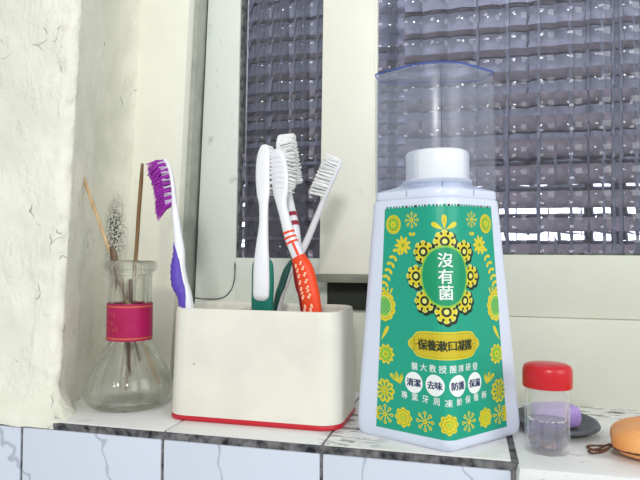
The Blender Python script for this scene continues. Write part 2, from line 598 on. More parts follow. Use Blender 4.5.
# ---- what lies beyond the panes: a dim hallway wall, dark boards, and posts added to pattern the glass
bm = bmesh.new()
add_box(bm, -1.6, 1.9, 1.45, 1.5, -0.9, 1.9, 0)
o = struct(link_mesh('wall_back', bm, mat('dim_mauve_wall', (158, 150, 160), 0.8, 0.2, var=0.3, vscale=3)))
M['dim'] = mat('dark_blue_grey_board', (104, 107, 121), 0.7, 0.3, var=.2, vscale=6)
bm = bmesh.new()
add_box(bm, -1.6, 1.9, 1.34, 1.44, 0.52, 1.9, 0)
o = struct(link_mesh('trim_8', bm, M['dim']))
bm = bmesh.new()
add_box(bm, -1.6, 1.9, 1.36, 1.44, -0.9, 0.17, 0)
o = struct(link_mesh('trim_9', bm, mat('dark_plinth', (52, 50, 58), 0.7, 0.3)))
for k, (xa, xb) in enumerate(((-.72, -.66), (-.50, -.46), (-.30, -.265), (.16, .20), (.36, .40), (.60, .66))):
    bm = bmesh.new()
    add_box(bm, xa, xb, 1.30, 1.335, -0.9, 1.9, 0)
    o = struct(link_mesh('trim_%d' % (10 + k), bm, M['dim']))
bm = bmesh.new()
add_box(bm, -.80, -.24, 1.27, 1.295, -0.9, 0.33, .002)
o = struct(link_mesh('trim_16', bm, mat('dark_backing_panel', (60, 58, 70), 0.6, 0.3, var=.2, vscale=8)))  # panel added to darken what the left pane shows
# added glowing panel, low down, for bright glints in the glass; dark bars in front
m_, nt_, b_ = new_mat('glowing_panel')
b_.inputs['Base Color'].default_value = lin((240, 244, 250))
b_.inputs['Emission Color'].default_value = lin((240, 244, 255))
b_.inputs['Emission Strength'].default_value = 2.4
w3 = empty('glow_panel', (0, 0, 0), kind='structure')
bm = bmesh.new()
add_box(bm, -.06, .31, 1.325, 1.335, -.20, .115, .001)
link_mesh('glow_pane', bm, m_, w3)
bm = bmesh.new()
for xa in (-.064, .055, .18, .305):
    add_box(bm, xa, xa + .016, 1.312, 1.324, -.205, .12, .001)
for za in (-.205, -.10, .0, .11):
    add_box(bm, -.064, .321, 1.310, 1.322, za, za + .016, .001)
link_mesh('panel_bars', bm, M['dim'], w3)

# ================================================================== THINGS
# ---------------------------------------------------------------- mouthwash bottle
BC = Vector((-0.0215, 0.4465, 0.0)); BROT = math.radians(12)
def lerp(a, b, t): return a + (b - a) * t
def body_dims(z):
    t = min(max(z / 0.169, 0), 1)
    t2 = t ** 1.05
    return lerp(0.0608, 0.0464, t2), lerp(0.0465, 0.0385, t), lerp(0.026, 0.022, t), lerp(0.007, 0.022, t)  # a, b, c, tip radius
def fillet_poly(cs, n):
    """cs: (x, y, r) corners counter-clockwise -> ring with n points per corner"""
    out = []
    m = len(cs)
    for i in range(m):
        p = Vector(cs[i][:2]); a = Vector(cs[i - 1][:2]); b = Vector(cs[(i + 1) % m][:2]); r = cs[i][2]
        d1 = (a - p).normalized(); d2 = (b - p).normalized()
        ang = d1.angle(d2)
        tl = r / math.tan(ang / 2)
        cen = p + (d1 + d2).normalized() * (r / math.sin(ang / 2))
        s = p + d1 * tl - cen; e = p + d2 * tl - cen
        tot = s.angle_signed(e)
        a0 = math.atan2(s.y, s.x)
        sweep = PI - ang
        for k in range(n):
            th = a0 + sweep * k / (n - 1)
            out.append((cen.x + r * math.cos(th), cen.y + r * math.sin(th)))
    return out
def ring_xy(a, b, c, rt, rs=0.009, n=9):
    return fillet_poly([(0, -b, rt), (a, 0, rs), (a * 0.86, c, rs * 1.3), (-a * 0.86, c, rs * 1.3), (-a, 0, rs)], n)
def ring3(xy, z): return [(p[0], p[1], z) for p in xy]

bot = empty('mouthwash_bottle', BC, 'white mouthwash bottle with green and yellow flowered label under a clear overcap', 'bottle')
bot.rotation_euler = (0, math.radians(-.8), BROT)
M['wplastic'] = mat('white_blue_plastic', (217, 224, 241), 0.28, 0.5, coat=0.15)
bm = bmesh.new()
rings = []
for (z, ins) in ((0, .0055), (.0006, .0038), (.002, .0020), (.004, .0008), (.007, 0.0)):
    a, b, c, rt = body_dims(z); rings.append(ring3(ring_xy(a - ins, b - ins, c - ins, rt), z))
for k in range(1, 20):
    z = .007 + (0.1675 - .007) * k / 19
    a, b, c, rt = body_dims(z); rings.append(ring3(ring_xy(a, b, c, rt), z))
a, b, c, rt = body_dims(.169)
rings.append(ring3(ring_xy(a - .0004, b - .0004, c - .0004, rt), .1685))
rings.append(ring3(ring_xy(a - .0013, b - .0013, c - .0013, rt), .1692))
loft(bm, rings)
link_mesh('body', bm, M['wplastic'], bot, angle=50)
# shoulder
def to_circle(xy, r, t, cy):
    out = []
    for (x, y) in xy:
        an = math.atan2(y - cy, x)
        out.append((lerp(x, r * math.cos(an), t), lerp(y, cy + r * math.sin(an), t)))
    return out
bm = bmesh.new()
rings = []
CY = -0.0075
for (z, ins, t, r) in ((.1692, .0022, 0, .03), (.1700, .0012, 0, .03), (.1705, .0010, 0, .03), (.1748, .0012, 0, .03), (.1757, .0022, 0.02, .03),
                       (.1768, .006, .08, .031), (.1782, .0115, .25, .030), (.1796, .017, .5, .028), (.1812, .019, .85, .0262), (.1822, .019, 1, .0246), (.1830, .019, 1, .0236)):
    xy = ring_xy(a - ins, b - ins * .85, c - ins * .6, rt)
    rings.append(ring3(to_circle(xy, r, t, CY), z))
loft(bm, rings)
link_mesh('shoulder', bm, M['wplastic'], bot, angle=35)
seam_m = mat('seam_grey', (150, 156, 170), .5)
for sx in (-1, 1):
    bm = bmesh.new()
    a2, b2 = a - .0011, b - .001
    x = sx * 0.0235; y = -b2 + abs(x) * b2 / a2 - 0.0002
    add_box(bm, x - .00025, x + .00025, y - .0003, y + .002, .1706, .1752, 0)
    link_mesh('seam_line', bm, seam_m, bot, smooth=False)
# screw cap
bm = bmesh.new()
lathe(bm, [(0, .1822), (.0214, .1822), (.0222, .1828), (.0225, .1836), (.0225, .2002), (.0223, .2018), (.0216, .2029), (.0204, .2035), (.015, .2038), (0, .2039)], 64, (0, CY, 0))
link_mesh('screw_cap', bm, mat('white_cap_plastic', (232, 235, 240), .3, .5), bot, angle=60)
# clear overcap
bm = bmesh.new()
M['clear'] = clear('clear_overcap_plastic', (247, 248, 251), ior=1.45, rough=0.25, haze=0.035, hazec=(228, 232, 238))
def cov(ins, tt=1.0): return ring_xy(a - .0012 - ins, b - .0010 - ins, .024 - ins, .032, .007)
rings = [ring3(cov(0), .1752), ring3(cov(.0002), .21), ring3(cov(.0007), .2590), ring3(cov(.0012), .2620), ring3(cov(.0024), .2637), ring3(cov(.004), .2643)]
vr = loft(bm, rings, cap0=False, cap1=True)
rings2 = [ring3(cov(.0013), .1752), ring3(cov(.0015), .21), ring3(cov(.002), .2590), ring3(cov(.003), .2620), ring3(cov(.005), .2628)]
vr2 = loft(bm, rings2, cap0=False, cap1=True)
for i in range(len(vr[0])):
    j = (i + 1) % len(vr[0])
    bm.faces.new((vr[0][i], vr2[0][i], vr2[0][j], vr[0][j]))
cover = link_mesh('clear_overcap', bm, M['clear'], bot, angle=60)
cover['label'] = 'tall transparent overcap'
bm = bmesh.new()
rr = cov(.0010)
pts = ring3(rr, .2633)
k = len(pts); RB = 0.00065
rings = []
for i in range(k + 1):
    p = Vector(pts[i % k]); q = Vector(pts[(i + 1) % k]) - Vector(pts[(i - 1) % k]); q.normalize()
    nrm = Vector((q.y, -q.x, 0))
    rings.append([p + nrm * (RB * math.cos(2 * PI * s / 6)) + Vector((0, 0, RB * math.sin(2 * PI * s / 6))) for s in range(6)])
loft(bm, rings, False, False)
link_mesh('overcap_rim', bm, clear('blue_tinted_edge', (190, 205, 240), (190, 205, 250), 1.3, 0.2, 0.20, (120, 150, 225)), cover)
bm = bmesh.new()
ym = -(b - .001) + .032 / math.cos(math.atan2(b, a)) - .032 - .0004
add_box(bm, -.0002, .0002, ym - .0003, ym + .0006, .1756, .2600)
link_mesh('mould_line', bm, clear('clear_seam', (205, 208, 214), ior=1.3, haze=.05), cover)
# little moulded dimple on the overcap's top
bm = bmesh.new()
lathe(bm, [(.004, .2625), (.0055, .2623), (.006, .2626)], 24, (0, -.012, 0))
link_mesh('gate_mark', bm, M['clear'], cover)

# ---- label: printed artwork laid on the bottle's front
TEAL = mat('label_teal', (22, 160, 130), .35, .4)
DTEAL = mat('label_deep_green', (10, 148, 102), .35, .4)
YEL = mat('label_yellow', (222, 205, 44), .35, .4)
LIME = mat('label_lime', (134, 196, 62), .35, .4)
OLIVE = mat('label_olive', (150, 172, 40), .35, .4)
BLACK = mat('label_black', (24, 44, 26), .35, .4)
WHITE = mat('label_white', (238, 244, 240), .35, .4)
NAVY = mat('label_navy', (44, 48, 96), .35, .4)
GOLD = mat('label_gold', (206, 184, 36), .35, .4)
PALE = mat('label_pale_yellow', (226, 226, 120), .35, .4)
LM = [TEAL, DTEAL, YEL, LIME, OLIVE, BLACK, WHITE, NAVY, GOLD, PALE]
T_, D_, Y_, L_, O_, B_, W_, N_, G_, P_ = range(10)
V0, V1 = 0.0085, 0.1630
def hw(v): return lerp(0.0568, 0.0462, (v - V0) / (V1 - V0))
def on_bottle(u, v, layer):
    a, b, c, rt = body_dims(v)
    phi = math.atan2(b, a)
    off = 0.00018 + layer * 0.00009
    s = 1 if u >= 0 else -1
    q = abs(u); arc = rt * phi
    cy = -b + rt / math.cos(phi)
    if q < arc:
        al = q / rt
        x, y, nx, ny = rt * math.sin(al), cy - rt * math.cos(al), math.sin(al), -math.cos(al)
    else:
        e = q - arc
        x = rt * math.sin(phi) + e * math.cos(phi); y = cy - rt * math.cos(phi) + e * math.sin(phi)
        nx, ny = math.sin(phi), -math.cos(phi)
    return (s * (x + nx * off), y + ny * off, v)

class Art:
    def __init__(self): self.bm = bmesh.new(); self.ly = self.bm.verts.layers.float.new('ly')
    def fan(self, c, pts, mi, layer):
        vs = [self.bm.verts.new((p[0], p[1], 0)) for p in pts]
        cv = self.bm.verts.new((c[0], c[1], 0))
        for v in vs + [cv]: v[self.ly] = layer
        for i in range(len(vs)):
            f = self.bm.faces.new((cv, vs[i], vs[(i + 1) % len(vs)])); f.material_index = mi
    def disc(self, c, r, mi, layer, ry=None, n=20):
        ry = ry or r
        self.fan(c, [(c[0] + r * math.cos(2 * PI * i / n), c[1] + ry * math.sin(2 * PI * i / n)) for i in range(n)], mi, layer)
    def scallop(self, c, r, k, depth, mi, layer, rot=0.0):
        n = k * 8
        pts = []
        for i in range(n):
            an = 2 * PI * i / n
            rr = r * (1 - depth + depth * abs(math.cos(k * an / 2)))
            pts.append((c[0] + rr * math.cos(an + rot), c[1] + rr * math.sin(an + rot)))
        self.fan(c, pts, mi, layer)
    def drop(self, c, ang, ln, wd, mi, layer):
        """teardrop: pointed at c, round end ln away towards ang"""
        pts = []
        for i in range(16):
            t = 2 * PI * i / 16
            x = ln * (0.5 - 0.5 * math.cos(t)); y = wd * math.sin(t) * (0.5 - 0.5 * math.cos(t)) ** 0.8
            pts.append((c[0] + x * math.cos(ang) - y * math.sin(ang), c[1] + x * math.sin(ang) + y * math.cos(ang)))
        cc = (c[0] + ln * 0.6 * math.cos(ang), c[1] + ln * 0.6 * math.sin(ang))
        self.fan(cc, pts, mi, layer)
    def leaf(self, c, ang, ln, wd, mi, layer):
        pts = []
        for i in range(16):
            t = 2 * PI * i / 16
            x = ln * (0.5 - 0.5 * math.cos(t)); y = wd * math.sin(t)
            pts.append((c[0] + x * math.cos(ang) - y * math.sin(ang), c[1] + x * math.sin(ang) + y * math.cos(ang)))
        self.fan((c[0] + ln * .5 * math.cos(ang), c[1] + ln * .5 * math.sin(ang)), pts, mi, layer)
    def text(self, s, c, size, mi, layer, bold=0.0, sx=1.0):
        cu = bpy.data.curves.new('t', 'FONT')
        cu.body = s; cu.size = size; cu.align_x = 'CENTER'; cu.align_y = 'CENTER'; cu.resolution_u = 2
        ob = bpy.data.objects.new('t', cu); COL.objects.link(ob)
        bpy.context.view_layer.update()
        dg = bpy.context.evaluated_depsgraph_get()
        me = bpy.data.meshes.new_from_object(ob.evaluated_get(dg))
        xs = [v.co.x for v in me.vertices]; ys = [v.co.y for v in me.vertices]
        mx = (min(xs) + max(xs)) / 2; my = (min(ys) + max(ys)) / 2
        vs = []
        for v in me.vertices:
            vs.append((c[0] + (v.co.x - mx) * sx, c[1] + (v.co.y - my)))
        shifts = ((-bold, -bold * .5), (bold, -bold * .5), (-bold, bold * .5), (bold, bold * .5)) if bold else ((0, 0),)
        allv = [(dx, dy) for dx, dy in shifts]
        self._polys(me, vs, allv, layer, mi)
        for p in ():
            try:
                f = self.bm.faces.new([vs[i] for i in p.vertices]); f.material_index = mi
            except ValueError: pass
        bpy.data.objects.remove(ob); bpy.data.curves.remove(cu); bpy.data.meshes.remove(me)
    def _polys(self, me, vs, shifts, layer, mi):
        for n_, (dx, dy) in enumerate(shifts):
            nv = []
            for x, y in vs:
                q = self.bm.verts.new((x + dx, y + dy, 0)); q[self.ly] = layer + .05 * n_; nv.append(q)
            for p in me.polygons:
                try:
                    f = self.bm.faces.new([nv[i] for i in p.vertices]); f.material_index = mi
                except ValueError: pass
    def build(self, name, parent, mats, clip=True):
        bm = self.bm
        for k in range(-19, 20):
            bmesh.ops.bisect_plane(bm, geom=bm.verts[:] + bm.edges[:] + bm.faces[:], dist=1e-7, plane_co=(k * .003 + .0002, 0, 0), plane_no=(1, 0, 0))
        for v in bm.verts:
            u, h = v.co.x, v.co.y
            if clip: h = min(max(h, V0), V1 + .002); lim = hw(h); u = max(-lim, min(lim, u))
            v.co = on_bottle(u, h, v[self.ly])
        bmesh.ops.dissolve_degenerate(bm, edges=bm.edges[:], dist=1e-6)
        me_o = link_mesh(name, bm, mats, parent, smooth=False)
        # all label faces look outwards
        me = me_o.data
        flip = [p.index for p in me.polygons if p.normal.y > 0]
        if flip:
            b2 = bmesh.new(); b2.from_mesh(me); b2.faces.ensure_lookup_table()
            bmesh.ops.reverse_faces(b2, faces=[b2.faces[i] for i in flip]); b2.to_mesh(me); b2.free()
        return me_o

A = Art()
# teal ground
NU, NV = 36, 20
grid = [[A.bm.verts.new((hw(lerp(V0, V1, j / NV)) * (2 * i / NU - 1), lerp(V0, V1, j / NV), 0)) for i in range(NU + 1)] for j in range(NV + 1)]
for j in range(NV):
    for i in range(NU):
        A.bm.faces.new((grid[j][i], grid[j][i + 1], grid[j + 1][i + 1], grid[j + 1][i]))
# dashed top edge
u = -0.0445
k = 0
while u < 0.0445:
    wd = (0.0012, 0.0022, 0.0016, 0.0010)[k % 4]
    pts = [(u, V1 - .0002), (u + wd, V1 - .0002), (u + wd, V1 + .0013), (u, V1 + .0013)]
    A.fan((u + wd / 2, V1 + .0006), pts, (B_, T_, D_)[k % 3], 1)
    u += wd + 0.0011; k += 1
def line_flower(c, r, k=8):
    for i in range(k):
        an = 2 * PI * i / k
        A.leaf((c[0] + .25 * r * math.cos(an), c[1] + .25 * r * math.sin(an)), an, r * .55, r * .07, Y_, 1)
        A.disc((c[0] + .82 * r * math.cos(an), c[1] + .82 * r * math.sin(an)), r * .19, Y_, 1, n=10)
        A.disc((c[0] + .82 * r * math.cos(an), c[1] + .82 * r * math.sin(an)), r * .08, T_, 2, n=8)
    A.disc(c, r * .24, Y_, 2, n=10); A.disc(c, r * .1, O_, 3, n=8)
def solid_flower(c, r, k=8, pet=Y_):
    A.scallop(c, r, k, .22, pet, 1); A.scallop(c, r * .78, k, .2, O_, 2); A.scallop(c, r * .70, k, .2, pet, 3)
    A.disc(c, r * .42, O_, 4, n=14); A.disc(c, r * .34, Y_, 5, n=14); A.disc(c, r * .2, L_, 6, n=12); A.disc(c, r * .1, Y_, 7, n=8)
for s in (-1, 1):
    c = (s * .0390, .1515)                                          # corner roundel
    A.disc(c, .0062, Y_, 1, .0068, 28)
    for i in range(16):
        A.disc((c[0] + .0051 * math.cos(i * PI / 8), c[1] + .0057 * math.sin(i * PI / 8)), .0005, O_, 2, n=6)
    A.disc(c, .0043, O_, 3, .0047); A.scallop(c, .0039, 6, .3, L_, 4); A.scallop(c, .0022, 8, .25, Y_, 5); A.disc(c, .0008, O_, 6, n=8)
    line_flower((s * .0237, .1540), .0056, 8)
    for q in (-1, 1): A.drop((s * .0237, .1428), PI / 2 - q * .75, .0032, .0017, Y_, 1)
    c = (s * .0315, .1365)
    for i in range(9):
        A.leaf(c, 2 * PI * i / 9 + .35 * s, .0068, .00125, Y_, 1)
    A.disc(c, .0014, O_, 2, n=10)
    for i in range(7):                                              # branch of leaves
        t = i / 6.0
        p = (s * lerp(.0360, .0485, t ** .8), lerp(.1335, .106, t))
        for q in (-1, 1):
            A.leaf(p, (-PI / 2 + s * .45) + q * .95 + PI * 0, .0042, .0011, Y_, 1)
    c = (s * .0480, .0935)                                          # sunflower at the edge
    for i in range(11):
        an = 2 * PI * i / 11 + .2
        A.disc((c[0] + .0066 * math.cos(an), c[1] + .0078 * math.sin(an)), .0030, Y_, 1, n=12)
        A.disc((c[0] + .0068 * math.cos(an), c[1] + .0080 * math.sin(an)), .0012, GOLD and G_, 2, n=10)
    for i in range(5):
        A.leaf((c[0] + (i - 2) * .0024, c[1] + .0085), PI / 2 - (i - 2) * .22, .0052, .0007, Y_, 1)
    A.disc(c, .0063, P_, 3, .0078, 24); A.disc(c, .0056, L_, 4, .0071, 24)
    for i in range(-2, 3):
        d = i * .0022
        for q in (-1, 1):
            ln = math.sqrt(max(0, .0052 ** 2 - d * d))
            ax = Vector((math.cos(q * .8), math.sin(q * .8))); nx = Vector((-ax.y, ax.x))
            p0 = Vector(c) + nx * d - ax * ln; p1 = Vector(c) + nx * d + ax * ln
            A.fan((p0 + p1) / 2, [p0 + nx * .0002, p0 - nx * .0002, p1 - nx * .0002, p1 + nx * .0002], T_, 5)
    A.drop((s * .0515, .0690), PI / 2 - s * .3 * -1 + (.25 if s > 0 else -.25), .0125, .0021, Y_, 1)
    c = (s * .0475, .0600)
    A.scallop(c, .0072, 10, .3, Y_, 1); A.scallop(c, .0052, 10, .3, O_, 2); A.scallop(c, .0046, 10, .3, L_, 3); A.disc(c, .0022, Y_, 4); A.disc(c, .0012, O_, 5, n=10)
    c = (s * .0490, .0345)
    A.scallop(c, .0084, 10, .2, Y_, 1)
    for i in range(10):
        an = 2 * PI * i / 10
        A.leaf((c[0] + .0027 * math.cos(an), c[1] + .0027 * math.sin(an)), an, .0044, .0009, O_, 2)
        A.leaf((c[0] + .0032 * math.cos(an), c[1] + .0032 * math.sin(an)), an, .0032, .0005, T_, 3)
    A.disc(c, .0022, O_, 3); A.disc(c, .0016, Y_, 4, n=12); A.disc(c, .0007, T_, 5, n=8)
    for i, an in enumerate((2.5, 2.0, 1.35)):
        A.drop((s * .0360, .0405), an if s < 0 else PI - an, .0105 - i * .0018, .0019, Y_, 1)
        A.leaf((s * .0360 + (.0045 * math.cos(an) if s < 0 else -.0045 * math.cos(an)), .0405 + .0045 * math.sin(an)), an if s < 0 else PI - an, .004, .0005, O_, 2)
for i, uu in enumerate((-.0585, -.0490, -.0340, -.0172, 0, .0172, .0340, .0490, .0585)):
    if i % 2 == 0: solid_flower((uu, .0183), .0069 if i else .0055)
    else: line_flower((uu, .0183), .0068)
# top fleur
A.drop((0, .1465), PI / 2, .0105, .0026, Y_, 1); A.drop((-.0005, .1465), PI - .55, .0095, .0025, Y_, 1); A.drop((.0005, .1465), .55, .0095, .0025, Y_, 1)
A.leaf((0, .151), PI / 2, .004, .0007, G_, 2)
# cartouche
def cart(c, w_, h_, n_, mi, layer):
    pts = []
    for i in range(48):
        an = 2 * PI * i / 48
        cx, sy = math.cos(an), math.sin(an)
        x = w_ * math.copysign(abs(cx) ** .42, cx); y = h_ * math.copysign(abs(sy) ** .42, sy)
        ex = abs(x) / w_
        if ex > .86: y *= 1 - n_ * (ex - .86) / .14
        pts.append((c[0] + x, c[1] + y))
    A.fan(c, pts, mi, layer)
c = (0, .0692)
cart(c, .0258, .0092, .25, Y_, 1); cart(c, .0290, .0056, .5, Y_, 1); cart(c, .0250, .0082, .25, O_, 2); cart(c, .0277, .0048, .5, O_, 2)
cart(c, .0246, .0078, .25, G_, 3); cart(c, .0273, .0044, .5, G_, 3)
for s in (-1, 1): A.disc((s * .0245, .0692), .0006, O_, 4, n=8)
# white roundels
for uu in (-.0252, -.0092, .0074, .0236):
    A.disc((uu, .0430), .0069, W_, 1, .0071, 28)
lab = A.build('label', bot, LM)
lab['label'] = 'green label printed with yellow folk flowers'
# medallion
A = Art()
MC = (0, .1152)
for i in range(8):
    an = PI / 2 + i * PI / 4
    p = (MC[0] + .0212 * math.cos(an), MC[1] + .0236 * math.sin(an))
    A.scallop((p[0] + .0009, p[1] - .0012), .0088, 8, .12, B_, 1, an)
    A.scallop(p, .0079, 8, .16, P_, 2, an)
    for q in range(8):
        t = an + q * PI / 4
        A.disc((p[0] + .0060 * math.cos(t), p[1] + .0060 * math.sin(t)), .00125, Y_ if q else Y_, 3, n=8)
    A.scallop(p, .0068, 8, .16, Y_, 3, an)
    for q in range(8):
        t = an + (q + .5) * PI / 4
        A.leaf((p[0] + .0046 * math.cos(t), p[1] + .0046 * math.sin(t)), t, .0022, .00085, B_, 4)
    A.disc(p, .0034, B_, 4, n=18); A.disc(p, .0018, PALE and P_, 5, n=12)
A.disc(MC, .0174, L_, 6, .0208, 40); A.disc(MC, .0161, D_, 7, .0195, 40)
med = A.build('medallion', lab, LM)
A = Art()
for ch, vv in zip('沒有菌', (.1262, .1152, .1044)):
    A.text(ch, (0, vv), .0104, W_, 9, .00016)
A.build('title_lettering', lab, LM)
A = Art()
for i, ch in enumerate('保養漱口凝露'):
    A.text(ch, ((i - 2.5) * .0070, .0692), .0074, B_, 5, .00020)
A.build('cartouche_lettering', lab, LM)
A = Art()
for i, ch in enumerate('醫大教授團隊研發'):
    A.text(ch, ((i - 3.5) * .0069, .0540), .0054, W_, 2, .00005)
A.build('small_lettering', lab, LM)
for uu, s2 in zip((-.0252, -.0092, .0074, .0236), ('清潔', '去味', '防護', '保濕')):
    A = Art()
    for q, ch in enumerate(s2):
        A.text(ch, (uu + (q - .5) * .0056, .0430), .0057, N_, 3, .00018)
    A.build('roundel_lettering', lab, LM)
A = Art()
for i, ch in enumerate('專業牙周凍齡保養術'):
    A.text(ch, ((i - 4) * .0082, .0322 + abs(i - 4) * .0004), .0054, W_, 2, .00005)
A.build('small_lettering', lab, LM)

# ---------------------------------------------------------------- toothbrush holder
HX0, HX1, HY0, HY1, HZ = -0.2310, -0.0915, 0.4285, 0.505, 0.0868
hc = Vector(((HX0 + HX1) / 2, (HY0 + HY1) / 2, 0))
hol = empty('toothbrush_holder', hc, 'cream oblong toothbrush holder with red base line standing on the ledge', 'toothbrush holder')
def rrect(hx, hy, r, z, n=8):
    out = []
    for (cx, cy, a0) in ((hx - r, hy - r, 0), (-hx + r, hy - r, PI / 2), (-hx + r, -hy + r, PI), (hx - r, -hy + r, 1.5 * PI)):
        for k in range(n):
            t = a0 + PI / 2 * k / (n - 1)
            out.append((cx + r * math.cos(t), cy + r * math.sin(t), z))
    return out
hx, hy = (HX1 - HX0) / 2, (HY1 - HY0) / 2
M['cream'] = mat('cream_plastic', (232, 229, 216), .32, .5, var=.04, vscale=25, coat=.1)
M['red'] = mat('red_plastic', (196, 26, 44), .3, .5)
bm = bmesh.new()
rings = [rrect(hx, hy, .016, .0042)]
for t in (.15, .4, .7, .95): rings.append(rrect(hx - .0022 * t, hy - .001 * t, .016, lerp(.0042, HZ, t)))
rings += [rrect(hx - .0026, hy - .0014, .0158, HZ - .0006), rrect(hx - .0036, hy - .0024, .015, HZ), rrect(hx - .0044, hy - .0032, .0145, HZ - .0006),
          rrect(hx - .0050, hy - .0038, .014, HZ - .003), rrect(hx - .0050, hy - .0038, .014, .0075)]
loft(bm, rings)
link_mesh('body', bm, M['cream'], hol, angle=50)
bm = bmesh.new()
loft(bm, [rrect(hx - .001, hy - .001, .0155, 0), rrect(hx + .0001, hy + .0001, .016, .0008), rrect(hx + .0003, hy + .0003, .0162, .0034), rrect(hx - .0003, hy - .0003, .016, .0042)])
link_mesh('base_band', bm, M['red'], hol, angle=50)['label'] = 'red line around the foot'
for xx in (-.0195, -.0125):
    bm = bmesh.new(); add_box(bm, xx - .0011, xx + .0011, -hy + .0034, hy - .0034, .0075, HZ - .0022, .0006)
    link_mesh('divider', bm, M['cream'], hol)
bm = bmesh.new(); add_box(bm, -.0188, -.0132, -hy + .0034, hy - .0034, HZ - .0045, HZ - .0028, .0004)
link_mesh('divider', bm, M['cream'], hol)
# tiny scuff on the front
bm = bmesh.new()
lathe(bm, [(0, 0), (.0012, .00012), (0, .0002)], 10)
bmesh.ops.transform(bm, matrix=Matrix.Translation((-.0455, -hy + .00055, .044)) @ Matrix.Rotation(PI / 2, 4, 'X') @ Matrix.Diagonal((1, .5, 1, 1)), verts=bm.verts)
link_mesh('scuff_mark', bm, mat('tan_scuff', (176, 160, 128), .7), hol)

# ---------------------------------------------------------------- toothbrushes
M['whandle'] = mat('white_handle_plastic', (236, 236, 240), .25, .5, coat=.2)
M['wbristle'] = mat('white_nylon', (250, 250, 248), .5, .4)
M['pbristle'] = mat('purple_nylon', (166, 42, 176), .5, .4)
M['lbristle'] = mat('lilac_nylon', (206, 186, 214), .5, .4)
M['purple'] = mat('purple_rubber', (92, 68, 178), .45, .4)
M['green'] = mat('dark_green_rubber', (8, 112, 96), .4, .4)
M['dgreen'] = mat('deep_green_rubber', (12, 84, 76), .4, .4)
M['orange'] = mat('orange_red_rubber', (238, 70, 22), .4, .4)
M['dred'] = mat('dark_red_plastic', (150, 22, 26), .4, .4)
M['maroon'] = mat('maroon_rubber', (150, 26, 52), .4, .4)

